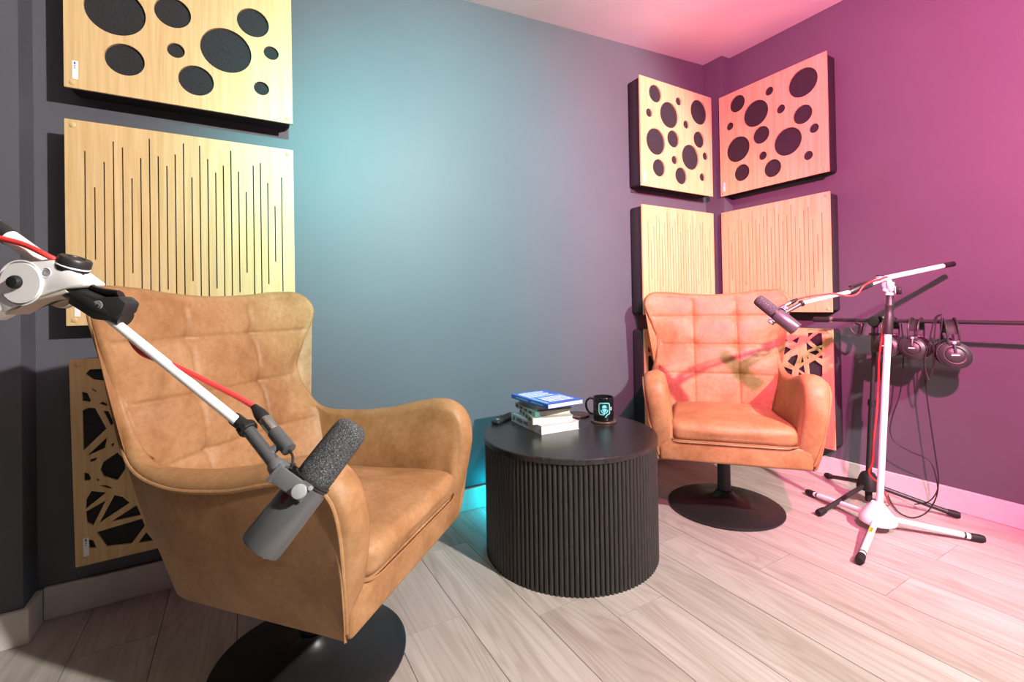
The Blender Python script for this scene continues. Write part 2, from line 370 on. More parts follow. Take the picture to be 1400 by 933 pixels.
def panel(kind, M, label, plugs=True):
    names = {'circle': 'circle_cut_acoustic_panel', 'slot': 'slotted_acoustic_panel', 'geo': 'lattice_acoustic_panel'}
    t = thing(names[kind], label, 'acoustic panel', M, 'oak faced square wall panels')
    if kind not in protos:
        holes = {'circle': circ_holes, 'slot': slot_holes, 'geo': GEO}[kind]
        p = {}
        p['face'] = new_obj('face_board', plate(SQ, holes, -PD, -PD + PT), M_OAK, t)
        p['body'] = new_obj('felt_body', box((.004, -PD + PT + .0006, .004), (.596, 0, .596), .014, 3), M_FELT, t, True, angle=60)
        p['tag'] = new_obj('label_tag', box((.018, -PD - .0012, .026), (.031, -PD - .0001, .080), .0004, 1), M_TAG, t)
        bm = bmesh.new()
        a_box(bm, (.0222, -PD - .0015, .069), (.0262, -PD - .0011, .076)); a_box(bm, (.0228, -PD - .0015, .063), (.0258, -PD - .0011, .066)); a_box(bm, (.0228, -PD - .0015, .057), (.0255, -PD - .0011, .060))
        p['print'] = new_obj('tag_print', bm, M_TAGMARK, p['tag'])
        p['plugs'] = []
        for x, z in ((.018, .016), (.582, .016), (.018, .584), (.582, .584)):
            p['plugs'].append(new_obj('screw_cap', lathe([(.0075, -.004), (.0075, .0012), (.0062, .0022), (0, .0024)], 16, axis_m((x, -PD, z), (0, -1, 0))), M_OAK, t, True))
        protos[kind] = p
    else:
        p = protos[kind]
        for o in [p['face'], p['body'], p['tag']] + p['plugs']:
            c = o.copy(); COL.objects.link(c); c.parent = t
            for ch in o.children:
                d = ch.copy(); COL.objects.link(d); d.parent = c
    return t
def ML(x, z, ry=0): return Matrix.Translation((x, YW, z)) @ Matrix.Rotation(ry, 4, 'Y')
def MR(y, z): return Matrix.Translation((XW, y, z)) @ Matrix.Rotation(R(-90), 4, 'Z')
panel('circle', ML(-.4358, 1.561), 'circle-cut oak panel at the top of the column behind the near armchair')
panel('slot', ML(-.4358, .868), 'slotted oak panel directly above the back of the near armchair')
panel('geo', ML(-.421, .170, -.017), 'lattice-cut oak panel low on the wall behind the near armchair')
panel('circle', ML(1.8733, 1.5446), 'narrow-looking circle-cut oak panel on the teal wall side of the corner')
panel('slot', ML(1.8733, .842), 'slotted oak panel on the teal wall side of the corner')
panel('geo', ML(1.8733, .165), 'lattice-cut oak panel beside the far armchair, mostly hidden by it')
panel('circle', MR(1.7804, 1.5441), 'circle-cut oak panel on the magenta wall beside the corner chase')
panel('slot', MR(1.7804, .8454), 'slotted oak panel on the magenta wall above the far armchair')
panel('geo', MR(1.7804, .162), 'lattice-cut oak panel on the magenta wall behind the far microphone')

# ------------------------------------------------------------------ armchair (local: x forward, y to the side, z up)
KEY = [  # outer bottom (x,y) | outer rim | inner rim | inner bottom (x,y)
    ((-.215, 0), (-.350, 0, .928), (-.294, 0, .928), (-.185, 0)),
    ((-.215, .09), (-.347, .12, .934), (-.290, .12, .934), (-.185, .09)),
    ((-.21, .16), (-.333, .22, .946), (-.278, .215, .944), (-.18, .155)),
    ((-.195, .205), (-.298, .305, .952), (-.266, .293, .942), (-.165, .19)),
    ((-.18, .22), (-.258, .334, .897), (-.246, .323, .894), (-.155, .2)),
    ((-.16, .232), (-.276, .298, .795), (-.260, .287, .793), (-.145, .208)),
    ((-.14, .238), (-.284, .276, .700), (-.264, .265, .700), (-.135, .212)),
    ((-.11, .243), (-.212, .292, .580), (-.186, .264, .586), (-.105, .215)),
    ((-.03, .248), (-.08, .317, .553), (-.065, .252, .562), (-.03, .215)),
    ((.07, .253), (.07, .324, .562), (.07, .242, .573), (.07, .215)),
    ((.16, .258), (.17, .326, .584), (.17, .240, .595), (.16, .215)),
    ((.24, .262), (.255, .325, .597), (.25, .238, .604), (.23, .214)),
    ((.28, .265), (.303, .322, .570), (.30, .238, .576), (.26, .222)),
    ((.292, .266), (.318, .314, .51), (.316, .233, .51), (.275, .222)),
    ((.297, .267), (.314, .297, .41), (.314, .224, .42), (.28, .220)),
    ((.297, .267), (.298, .268, .30), (.298, .218, .345), (.285, .215))]
ZB, ZI = .28, .36
TS = [3 * j / 64 for j in range(64)] + [3 + 4 * j / 36 for j in range(36)] + [7 + 8 * j / 56 for j in range(57)]
def half(i):
    ks = []
    for k in KEY:
        p = k[i]; ks.append(Vector((p[0], p[1], p[2] if len(p) == 3 else (ZB if i == 0 else ZI))))
    allk = [Vector((ks[1].x, -ks[1].y, ks[1].z))] + ks; m = len(ks); out = []
    for tt in TS:
        t = 1 + tt; kk = min(int(t), m - 1); f = t - kk
        g = lambda q: allk[max(0, min(m, q))]
        p0, p1, p2, p3 = g(kk - 1), g(kk), g(kk + 1), g(kk + 2)
        out.append(.5 * ((2 * p1) + (p2 - p0) * f + (2 * p0 - 5 * p1 + 4 * p2 - p3) * f * f + (3 * p1 - p0 - 3 * p2 + p3) * f ** 3))
    return out
def smooth(a, b, x): t = max(0, min(1, (x - a) / (b - a))); return t * t * (3 - 2 * t)
def full(i):
    h = half(i); return [Vector((p.x, -p.y, p.z)) for p in h[:0:-1]] + h
OB, RO, RI, IB = full(0), full(1), full(2), full(3)
TSF = TS[:0:-1] + TS
_h = half(2)
EDGE = [(p.z, p.y, p.x) for p, tt in zip(_h, TS) if 3 <= tt <= 7] + [(.36, .215, -.105)]
EDGE.sort(reverse=True)
def edge_at(z):
    if z >= EDGE[0][0]: return EDGE[0][1], EDGE[0][2]
    for a, b in zip(EDGE, EDGE[1:]):
        if b[0] <= z: q = (a[0] - z) / max(1e-9, a[0] - b[0]); return a[1] + (b[1] - a[1]) * q, a[2] + (b[2] - a[2]) * q
    return EDGE[-1][1], EDGE[-1][2]
Y3 = [p for p, tt in zip(_h, TS) if tt >= 3][0].y
def back_pt(v, z):
    ye, xe = edge_at(z); zf = max(0, min(1, (z - .36) / .57))
    xc = -.185 - .109 * zf + .014 * math.sin(math.pi * zf)
    return Vector((xc + (xe - xc) * v ** 3, v * ye, z))
def chair_shell():
    bm = bmesh.new(); rings = []; n = len(RO); NO, NR, NI = 12, 10, 112; tint = []
    for i in range(n):
        t = (RO[min(i + 1, n - 1)] - RO[max(i - 1, 0)]).normalized()
        d = RI[i] - RO[i]; bd = -t.cross(d).normalized()
        # keep the roll pointing up/forward
        pts = []
        side = Vector((0, 1 if RO[i].y > 0 else -1, 0))
        for k in range(NO):
            f = k / NO; p = OB[i].lerp(RO[i], f)
            out = (OB[i] - IB[i]); out.z = 0; out = out.normalized() if out.length > 1e-6 else Vector((1, 0, 0))
            pts.append(p + out * (.012 * math.sin(math.pi * f)))
        L = d.length
        for k in range(NR + 1):
            a = math.pi * k / NR; c = (1 - math.cos(a)) / 2
            pts.append(RO[i] + d * c + bd * (math.sin(a) * L * (.30 if 12 < i < n - 13 else .30 * min(i, n - 1 - i) / 13)))
        for k in range(1, NI + 1):
            f = k / NI; p = RI[i].lerp(IB[i], f); tt = TSF[i]; sg = 1 if RO[i].y > 0 else -1
            w = 1 if tt <= 7 else 1 - smooth(7, 8.2, tt)
            p = p - side * (.010 * math.sin(math.pi * f) * (1 - w))
            if w > 0:
                v = .97 * abs(RI[i].y) / Y3 if tt <= 3 else .97 + .03 * min(1, (tt - 3) / 4)
                z0_ = RI[i].z; b_ = back_pt(v, z0_ + (.36 - z0_) * f); s_ = back_pt(v, z0_)
                b_ = b_ + (Vector((RI[i].x, abs(RI[i].y), z0_)) - s_) * (1 - f) ** 6
                mask = smooth(.97, .80, v) * smooth(0, .05, f); edge = smooth(1.0, .93, v) * smooth(0, .03, f)
                dz = min(abs(b_.z - zz) for zz in (.835, .695, .555)); dy = abs(b_.y - .1)
                g = .75 * math.exp(-(dz / .005) ** 2) + .9 * math.exp(-dz / .030)
                gy = .75 * math.exp(-(dy / .005) ** 2) + .75 * math.exp(-dy / .026)
                dim = math.exp(-((dz * dz + dy * dy) / .022 ** 2)) * 1.2
                b_.x -= .0058 * (g * edge + gy * mask) + .008 * dim * mask
                b_.y *= sg
                p = p.lerp(b_, w)
            pts.append(p)
        rings.append([bm.verts.new(p) for p in pts])
    m = len(rings[0])
    for A, B in zip(rings, rings[1:]):
        for k in range(m - 1): bm.faces.new((A[k], B[k], B[k + 1], A[k + 1]))
    # close bottom between outer and inner feet
    for A, B in zip(rings, rings[1:]): bm.faces.new((A[m - 1], B[m - 1], B[0], A[0]))
    bm.faces.new(rings[0][::-1]); bm.faces.new(rings[-1])
    bmesh.ops.recalc_face_normals(bm, faces=list(bm.faces))
    return bm
def rounded_loft(outline, z0, z1, rr, seg=5, crown=0, sub=10):
    """cushion: outline (x,y) polygon lofted with rounded edges and a crowned top"""
    bm = bmesh.new(); cx = sum(p[0] for p in outline) / len(outline); cy = sum(p[1] for p in outline) / len(outline)
    def ring(ins, z, cr=0):
        vs = []
        for x, y in outline:
            dx, dy = x - cx, y - cy; L = math.hypot(dx, dy); f = max(0, (L - ins) / L)
            vs.append(bm.verts.new((cx + dx * f, cy + dy * f, z)))
        return vs
    rs = []
    for k in range(seg + 1):
        a = math.pi / 2 * k / seg; rs.append(ring(rr * (1 - math.sin(a)), z0 + rr * (1 - math.cos(a))))
    for k in range(seg + 1):
        a = math.pi / 2 * k / seg; rs.append(ring(rr * (1 - math.cos(a)), z1 - rr + rr * math.sin(a)))
    Lm = min(math.hypot(x - cx, y - cy) for x, y in outline)
    for k in range(1, sub):
        f = k / sub; vs = []
        for x, y in outline:
            dx, dy = x - cx, y - cy; L = math.hypot(dx, dy); g = (L - rr) / L * (1 - f)
            vs.append(bm.verts.new((cx + dx * g, cy + dy * g, z1 + crown * math.sin(f * math.pi / 2))))
        rs.append(vs)
    for A, B in zip(rs, rs[1:]):
        for k in range(len(A)): bm.faces.new((A[k], A[(k + 1) % len(A)], B[(k + 1) % len(A)], B[k]))
    bm.faces.new(rs[0][::-1])
    c = bm.verts.new((cx, cy, z1 + crown)); A = rs[-1]
    for k in range(len(A)): bm.faces.new((A[k], A[(k + 1) % len(A)], c))
    return bm
def rr_poly(pts, rad, n=5):
    """round the corners of a polygon and densify it"""
    out = []; m = len(pts)
    for i in range(m):
        p = Vector((*pts[i], 0)); a = Vector((*pts[i - 1], 0)); b = Vector((*pts[(i + 1) % m], 0))
        u = (a - p).normalized(); v = (b - p).normalized(); r = min(rad, (a - p).length / 2.2, (b - p).length / 2.2)
        s, e = p + u * r, p + v * r
        for k in range(n + 1):
            t = k / n; q = s * (1 - t) ** 2 + p * 2 * t * (1 - t) + e * t * t; out.append((q.x, q.y))
        nx = Vector((*pts[(i + 1) % m], 0)); c = Vector((*pts[(i + 2) % m], 0))
        r2 = min(rad, (nx - p).length / 2.2, (c - nx).length / 2.2); e2 = nx + (p - nx).normalized() * r2
        for k in range(1, 8): q = e.lerp(e2, k / 8); out.append((q.x, q.y))
    return out
def make_chair():
    t = thing('swivel_armchair', '', 'armchair', Matrix())
    sh = new_obj('upholstered_shell', chair_shell(), M_LEATHER, t, True, angle=75)
    for s in (-1, 1):
        n = len(RO); h = [Vector(p) for p in half(1)]
        path = []
        for i, p in enumerate(h):
            q = Vector((p.x, p.y * s, p.z)); out = Vector((OB[n // 2 + i].x - IB[n // 2 + i].x, (OB[n // 2 + i].y - IB[n // 2 + i].y) * s, 0))
            out = out.normalized() if out.length > 1e-6 else Vector((0, s, 0)); path.append(q + out * .001)
        new_obj('piping', tube(path, .0042, 8), M_LEATHER, sh, True)
    cush = rr_poly([(-.175, -.200), (.320, -.228), (.320, .228), (-.175, .200)], .05)
    bm = rounded_loft(cush, .362, .437, .030, 6, .022)
    for v in bm.verts:
        if v.co.z > .40:
            v.co.z += .006 * noise.noise(v.co * 9) - .010 * smooth(0, -.17, v.co.x)
            v.co.x += .010 * math.cos(v.co.y * 7) * smooth(.2, .31, v.co.x)
    cu = new_obj('seat_cushion', bm, M_LEATHER, t, True, angle=75)
    path = [(x * 1.0 + .002 * (1 if x > 0 else 0), y * 1.002, .368) for x, y in cush]
    new_obj('cushion_piping', tube(path, .0028, 6, closed=True), M_STITCH, cu, True)
    bm = box((-.205, -.268, .281), (.308, .268, .366), .012, 3)
    for v in bm.verts:
        f = (v.co.x + .205) / .511; v.co.y *= .80 + .20 * f
    new_obj('front_apron', bm, M_LEATHER, t, True, angle=60)
    bs = new_obj('base_plate', lathe([(.232, 0), (.236, .004), (.236, .009), (.228, .014), (.16, .022), (.09, .033), (.055, .046), (.038, .062), (.034, .075), (0, .075)], 64), M_BASE, t, True, angle=50)
    new_obj('swivel_post', lathe([(.027, .06), (.027, .20), (.030, .202), (.030, .27), (.06, .272), (.09, .283), (0, .283)], 24), M_BASE, t, True)
    return t
ch = make_chair()
tag(ch, 'tan leather swivel armchair behind the large foreground microphone', None, 'tan tufted swivel armchairs')
ch.matrix_world = Matrix.Translation((.149, 1.31, 0)) @ Matrix.Rotation(R(-46.1), 4, 'Z')
ch2 = copy_tree(ch)
tag(ch2, 'tan leather swivel armchair lit orange in the corner, beside the mug end of the table', None, 'tan tufted swivel armchairs')
ch2.matrix_world = Matrix.Translation((1.836, 1.310, 0)) @ Matrix.Rotation(R(-138.2), 4, 'Z')

# ------------------------------------------------------------------ drum table
TC = (1.059, 1.405); TR, TH = .321, .428
t = thing('drum_table', 'round black fluted drum coffee table between the armchairs', 'table', Vector((*TC, 0)))
new_obj('table_top', lathe([(TR - .004, TH - .021), (TR, TH - .018), (TR, TH - .003), (TR - .003, TH), (0, TH)], 128), M_TTOP, t, True, angle=40)
new_obj('drum_core', lathe([(TR - .018, .004), (TR - .018, TH - .021), (0, TH - .021)], 96), M_SLAT, t, True)
sl = None; NS = 122
for i in range(NS):
    a = 2 * math.pi * i / NS
    if sl is None:
        lp = [(.0072 * math.cos(q), .0058 * math.sin(q)) for q in [math.pi * k / 6 for k in range(7)]]
        bm = bmesh.new(); lo = [bm.verts.new((y + 0, -x, 0)) for x, y in lp]; hi = [bm.verts.new((y, -x, TH - .0215)) for x, y in lp]
        for k in range(6): bm.faces.new((lo[k], hi[k], hi[k + 1], lo[k + 1]))
        bm.faces.new(lo); bm.faces.new(hi[::-1]); bm.faces.new((lo[0], lo[-1], hi[-1], hi[0])); bmesh.ops.recalc_face_normals(bm, faces=list(bm.faces))
        o = new_obj('slat', bm, M_SLAT, t, True, angle=60); sl = o.data
    else:
        o = bpy.data.objects.new('slat', sl); COL.objects.link(o); o.parent = t
    o.location = ((TR - .0105) * math.cos(a), (TR - .0105) * math.sin(a), 0); o.rotation_euler = (0, 0, a)

# ------------------------------------------------------------------ books (local: spine at x=0, x across, y along, z up)
def book(label, corner, ang, W, L, T, cover, pages, z, tilt=0, extra=None, name='paperback_book'):
    M = Matrix.Translation((corner[0], corner[1], z)) @ Matrix.Rotation(ang, 4, 'Z') @ Matrix.Rotation(tilt, 4, 'Y')
    t = thing(name, label, 'book', M, 'books stacked on the drum table')
    c = .0012
    bm = bmesh.new(); a_box(bm, (0, 0, 0), (W, L, c)); a_box(bm, (0, 0, T - c), (W, L, T)); a_box(bm, (0, 0, c), (c * 1.5, L, T - c))
    cv = new_obj('cover', bm, cover, t)
    new_obj('page_block', box((c * 1.5, .002, c), (W - .003, L - .002, T - c)), pages, t)
    if extra: extra(t, cv, W, L, T)
    return t
def spine_text(t, cv, W, L, T):
    bm = text_mesh('WISH WIS', .021, .0002, .0006)
    bmesh.ops.transform(bm, matrix=Matrix.Translation((-.0003, L * .80, .009)) @ Matrix((( 0, 0, -1, 0), (-1, 0, 0, 0), (0, 1, 0, 0), (0, 0, 0, 1))), verts=list(bm.verts))
    new_obj('spine_lettering', bm, M_INK, cv)
    bm = bmesh.new()
    for k in range(3): a_box(bm, (-.0005, L * .86, .009 + k * .006), (0, L * .86 + .022 - .004 * k, .012 + k * .006))
    a_box(bm, (-.0005, L * .035, .006), (0, L * .05, .018))
    new_obj('spine_small_print', bm, M_INK, cv)
def blue_print(t, cv, W, L, T):
    bm = bmesh.new(); rr = random.Random(3)
    def line(y, x0, x1, h):
        x = x0
        while x < x1:
            wd = rr.uniform(.006, .016); a_box(bm, (x, y, T), (min(x + wd, x1), y + h, T + .0003)); x += wd + .003
    for k in range(4): line(.035 + k * .022, .035, .150, .014)
    for k in range(5): line(.145 + k * .018, .015, .135 - .012 * (k % 2), .010)
    new_obj('cover_lettering', bm, M_WINK, cv)
    bm = bmesh.new(); a_box(bm, (.006, .128, T), (W - .010, .136, T + .0003)); a_box(bm, (.008, .02, T), (.022, .12, T + .0003)); a_box(bm, (.03, L - .02, T), (.12, L - .014, T + .0003))
    new_obj('cover_panel', bm, M_LBLUE, cv)
    bm = bmesh.new(); a_box(bm, (-.0004, .03, T * .3), (0, .11, T * .7)); a_box(bm, (-.0004, .13, T * .3), (0, .22, T * .7)); new_obj('spine_lettering', bm, M_LBLUE, cv)
def cream_spine(t, cv, W, L, T):
    bm = bmesh.new()
    for k in range(4): a_box(bm, (-.0004, .03 + k * .045, T * .3), (0, .055 + k * .045, T * .72))
    new_obj('spine_lettering', bm, M_INK, cv)
z = TH
book('thick pale pink paperback with dark spine lettering at the bottom of the stack', (.945, 1.420), R(-3.5), .168, .247, .0315, M_PINK, M_PAPER, z, 0, spine_text); z += .0315
book('beige paperback with cream pages resting on the pale pink book', (.930, 1.455), R(-17), .160, .20, .025, M_TANCOV, M_CREAM, z, 0, cream_spine); z += .025
book('slim cream-paged paperback in the middle of the stack', (.944, 1.462), R(-9), .152, .198, .020, M_TANCOV, M_CREAM, z, 0, cream_spine); z += .020
def flyleaf(t, cv, W, L, T):
    bm = prism([(.035, T - .0008), (.055, T * .25), (.13, T - .004), (W - .01, T - .0008)], -.0006, .0014); new_obj('flyleaf', bm, M_PEACH, t)
book('grey-green paperback with a peach flyleaf just under the blue book', (.955, 1.470), R(-12), .150, .198, .024, M_GREYCOV, M_CREAM, z, 0, flyleaf); z += .024
book('blue paperback with white cover lettering on top of the stack', (.952, 1.385), R(1.5), .166, .252, .016, M_BLUE, M_PAPER, z, 0, blue_print)

# ------------------------------------------------------------------ mug, coasters, remote
MC = Vector((1.266, 1.446, TH))
def coaster(p, label, r=.052):
    t = thing('round_coaster', label, 'coaster', p, 'round coasters on the drum table')
    new_obj('disc', lathe([(r - .002, 0), (r, .002), (r, .005), (r - .003, .0065), (0, .0065)], 40), M_COAST, t, True)
    new_obj('rim', lathe([(r - .0035, .0064), (r - .001, .0068), (r, .0045), (r - .0002, .003)], 40), M_COAST, t, True)
coaster(MC, 'dark brown round coaster under the black mug')
coaster(Vector((1.240, 1.585, TH)), 'dark brown round coaster lying bare beside the books')
mdir = (CAMP - MC); mdir.z = 0; ma = math.atan2(mdir.y, mdir.x)
mt = thing('mug', 'glossy black mug with a cyan microphone logo on the drum table', 'mug', Matrix.Translation(MC + Vector((0, 0, .0066))) @ Matrix.Rotation(ma, 4, 'Z'))
r0, mh = .0405, .095
new_obj('mug_body', lathe([(r0 - .004, 0), (r0 - .001, .002), (r0, .006), (r0, mh - .002), (r0 - .0015, mh), (r0 - .0035, mh - .002), (r0 - .004, .01), (r0 - .006, .006), (0, .006)], 48), M_CERAMIC, mt, True)
hp = crv([(r0 - .002, 0, .080), (r0 + .018, 0, .082), (r0 + .034, 0, .066), (r0 + .034, 0, .042), (r0 + .020, 0, .022), (r0 - .002, 0, .018)], 24)
Mh = Matrix.Rotation(R(-112), 4, 'Z')
new_obj('mug_handle', tube([Mh @ p for p in hp], .0055, 10, flat=(.75, 1.1)), M_CERAMIC, mt, True)
def wrap(bm, off):
    for v in bm.verts:
        a = v.co.x / r0; rr = r0 + off + v.co.y; v.co = Vector((rr * math.cos(a), rr * math.sin(a), v.co.z))
    return bm
def stroke(pts, wd, closed=False):
    bm = bmesh.new(); n = len(pts); A, B = [], []
    for i in range(n):
        a = Vector(pts[i - 1] if (i or closed) else pts[0]); b = Vector(pts[(i + 1) % n] if (i < n - 1 or closed) else pts[-1]); d = (b - a).normalized(); nn = Vector((-d.y, d.x))
        p = Vector(pts[i]); q1, q2 = p + nn * wd / 2, p - nn * wd / 2
        A.append(bm.verts.new((q1.x, 0, q1.y))); B.append(bm.verts.new((q2.x, 0, q2.y)))
    for i in range(n if closed else n - 1): j = (i + 1) % n; bm.faces.new((A[i], A[j], B[j], B[i]))
    return bm
LX, LZ = .004, .052
def arc2(cx, cz, r, a0, a1, n=10): return [(cx + r * math.cos(R(a0 + (a1 - a0) * k / n)), cz + r * math.sin(R(a0 + (a1 - a0) * k / n))) for k in range(n + 1)]
hw, hh, cr = .0215, .023, .009
ol = [(LX + .003, LZ - hh - .011)] + [(LX + .011, LZ - hh)] + arc2(LX + hw - cr, LZ - hh + cr, cr, -90, 0, 5) + arc2(LX + hw - cr, LZ + hh - cr, cr, 0, 90, 5) + arc2(LX - hw + cr, LZ + hh - cr, cr, 90, 180, 5) + arc2(LX - hw + cr, LZ - hh + cr, cr, 180, 270, 5) + [(LX - .001, LZ - hh), (LX - .001, LZ - .013)]
def dens(pts):
    out = []
    for a, b in zip(pts, pts[1:]):
        n = max(1, int(math.dist(a, b) / .0025)); out += [(a[0] + (b[0] - a[0]) * k / n, a[1] + (b[1] - a[1]) * k / n) for k in range(n)]
    return out + [pts[-1]]
def cols(x0, x1, lo, hi, n=10):
    bm = bmesh.new(); A = []
    for k in range(n + 1):
        x = x0 + (x1 - x0) * k / n; A.append((bm.verts.new((LX + x, 0, LZ + lo(x))), bm.verts.new((LX + x, 0, LZ + hi(x)))))
    for a, b in zip(A, A[1:]): bm.faces.new((a[0], b[0], b[1], a[1]))
    return bm
lg = new_obj('logo_field', wrap(cols(-.02, .02, lambda x: -.022, lambda x: .022), .0003), M_TEALP, mt)
new_obj('logo_bubble', wrap(stroke(dens(ol), .0036), .0007), M_CYAN, lg)
hc = lambda x: math.sqrt(max(0, .0088 ** 2 - x * x))
new_obj('logo_microphone', wrap(cols(-.0088, .0088, lambda x: .0035 if x < .002 else .0052, lambda x: .0065 + hc(x)), .0007), M_CYAN, lg)
new_obj('logo_microphone', wrap(cols(-.0088, .0088, lambda x: -.0035 - hc(x), lambda x: .0012 if x > -.002 else -.0005), .0007), M_CYAN, lg)
new_obj('logo_cradle', wrap(stroke(arc2(LX, LZ - .004, .0135, 180, 360, 14), .0036), .0006), M_CYAN, lg)
bm = text_mesh('S', .017, .0001, .0005); bmesh.ops.transform(bm, matrix=Matrix.Translation((.0290, 0, LZ - .006)) @ Matrix.Rotation(R(90), 4, 'X'), verts=list(bm.verts))
new_obj('lettering', wrap(bm, .0007), M_WINK, lg)
rp, rq = Vector((.872, 1.648, TH)), Vector((1.035, 1.752, TH)); rd = (rq - rp)
Mrem = axis_m(rp, (0, 0, 1), rd)
t = thing('remote_control', 'black remote control on the table edge beside the books', 'remote', Mrem)
ro = new_obj('remote_body', box((0, -.019, 0), (.165, .019, .016), .007, 3), M_BLKPL, t, True)
for i in range(4):
    for j in (-1, 0, 1): new_obj('button', lathe([(.0035, .014), (.0035, .0172), (0, .0176)], 10, Matrix.Translation((.055 + i * .022, j * .010, 0))), M_RUBBER, ro)
new_obj('button', lathe([(.007, .014), (.007, .0172), (0, .0176)], 16, Matrix.Translation((.025, 0, 0))), M_KNOB, ro)

# ------------------------------------------------------------------ microphones (local z along the body, rear end at 0, x = knob axis, -y = yoke side)
def microphone(label, M, shaft, xlr_side, logo=False):
    t = thing('broadcast_microphone', label, 'microphone', M, 'dark grey broadcast microphones')
    body = new_obj('mic_body', lathe([(0, 0), (.024, 0), (.0285, .0015), (.0298, .005), (.0298, .092), (.0270, .099), (.0262, .104), (0, .104)], 40), M_MICBODY, t, True, angle=50)
    new_obj('end_cap', lathe([(0, -.0008), (.0205, -.0008), (.0205, .001), (0, .001)], 32), M_BLKPL, body)
    for k in range(4):
        a = R(45 + 90 * k); new_obj('screw', lathe([(.0022, -.0022), (.0022, 0), (0, 0)], 8, Matrix.Translation((.0178 * math.cos(a), .0178 * math.sin(a), 0))), M_CHROME, body)
    if logo:
        bm = text_mesh('S', .026, .0001, .0008); bmesh.ops.transform(bm, matrix=Matrix.Translation((-.006, .006, -.0012)) @ Matrix.Rotation(R(180), 4, 'X') @ Matrix.Rotation(R(40), 4, 'Z'), verts=list(bm.verts)); new_obj('end_cap_logo', bm, M_WINK, body)
        bm = stroke(arc2(0, 0, .0165, 0, 360, 24)[:-1], .0016, True); bmesh.ops.transform(bm, matrix=Matrix.Translation((0, 0, -.0012)) @ Matrix.Rotation(R(90), 4, 'X'), verts=list(bm.verts)); new_obj('end_cap_logo', bm, M_WINK, body)
    new_obj('windscreen', lathe([(.0250, .106), (.0262, .108), (.0266, .120), (.0258, .180), (.0245, .192), (.020, .199), (.013, .202), (0, .203)], 40), M_FOAM, t, True, angle=60)
    for zz in (.1005, .1045):
        new_obj('collar_ring', lathe([(.0275, zz), (.0288, zz + .0005), (.0288, zz + .0022), (.0275, zz + .0028)], 40), M_BLKPL, t, True)
    # yoke
    bm = bmesh.new()
    for s in (-1, 1):
        a_box(bm, (s * .0335 - .0022, -.043, .080), (s * .0335 + .0022, .010, .104), .0018, 2)
    a_box(bm, (-.0357, -.047, .078), (.0357, -.038, .106), .002, 2)
    yk = new_obj('yoke', bm, M_MICLIGHT, t, True, angle=35)
    for s in (-1, 1):
        new_obj('yoke_knob', lathe([(.007, 0), (.007, .004), (.0098, .005), (.0102, .010), (.009, .0128), (.004, .014), (0, .014)], 24, axis_m((s * .0355, 0, .092), (s, 0, 0))), M_KNOB, yk, True)
        new_obj('clamp_lug', box((s * .0325 - .003, -.006, .0985), (s * .0325 + .003, .012, .1055), .002, 2), M_MICBODY, yk)
        new_obj('clamp_screw', lathe([(.0032, 0), (.0032, .003), (0, .0035)], 12, axis_m((s * .0353, .009, .102), (s, 0, 0))), M_KNOB, yk, True)
    new_obj('capsule_window', lathe([(.0125, 0), (.011, .0009), (0, .0013)], 20, axis_m((.0272, -.006, .076), (1, 0, 0))), M_REDDOT, body, True)
    # shaft from the yoke to the stand
    Mi = M.inverted(); b0 = Vector((0, -.046, .092)); sh = (Mi.to_3x3() @ Vector(shaft)); L = sh.length; sd = sh.normalized()
    new_obj('mount_boss', lathe([(.012, -.006), (.0135, .002), (.0125, .012), (.0105, .016), (0, .016)], 20, axis_m(b0, sd)), M_MICLIGHT, t, True)
    shf = new_obj('mount_shaft', tube([b0, b0 + sd * L], .0092, 18), M_MICBODY, t, True)
    new_obj('thread_collar', lathe([(.0125, -.006), (.0138, -.004), (.0138, .004), (.0125, .006), (.009, .006)], 12, axis_m(b0 + sd * L, sd)), M_RUBBER, shf, True, angle=25)
    xs = Mi.to_3x3() @ Vector(xlr_side); xs = (xs - sd * xs.dot(sd)).normalized()
    x0 = b0 + sd * .016 + xs * .0255
    xl = new_obj('xlr_socket', lathe([(.009, 0), (.0105, .001), (.0105, .042), (.0095, .043), (0, .043)], 24, axis_m(x0, sd)), M_MICBODY, t, True, angle=40)
    new_obj('xlr_bracket', tube([b0 + sd * .034 + xs * .006, b0 + sd * .034 + xs * .020], .006, 8), M_MICLIGHT, xl)
    new_obj('xlr_plug', lathe([(.0088, .043), (.0093, .046), (.0093, .070), (.0088, .072), (0, .072)], 24, axis_m(x0, sd)), M_CHROME, xl, True, angle=40)
    new_obj('strain_relief', lathe([(.0090, .071), (.0098, .075), (.0092, .086), (.0070, .095), (.0050, .104), (.0035, .105), (0, .105)], 20, axis_m(x0, sd)), M_RUBBER, xl, True)
    lead = [x0, x0 - sd * .012 - xs * .002, x0 - sd * .022 - xs * .010, b0 + sd * .004 + xs * .011, b0 + Vector((0, .01, 0)) + xs * .01]
    new_obj('lead', tube(crv(lead, 18), .0020, 8), M_BLKCAB, t, True)
    return M @ (x0 + sd * .104), M @ (b0 + sd * L)
D1 = .60
pb, pt = at(355, 751, .540), at(487, 579, .600)
Mz = (pt - pb).normalized(); Mx = (-fw - Mz * (-fw).dot(Mz)).normalized()
M1 = Matrix((Mx, Mz.cross(Mx), Mz)).transposed().to_4x4(); M1 = M1 @ Matrix.Scale((pt - pb).length / .203, 4); M1.translation = pb
yb = M1 @ Vector((0, -.046, .092))
cable1_start, shaft1_end = microphone('large dark grey broadcast microphone hanging in front of the near armchair', M1, at(338, 586, D1) - yb, at(372, 572, D1) - at(352, 596, D1) + fw * .016)

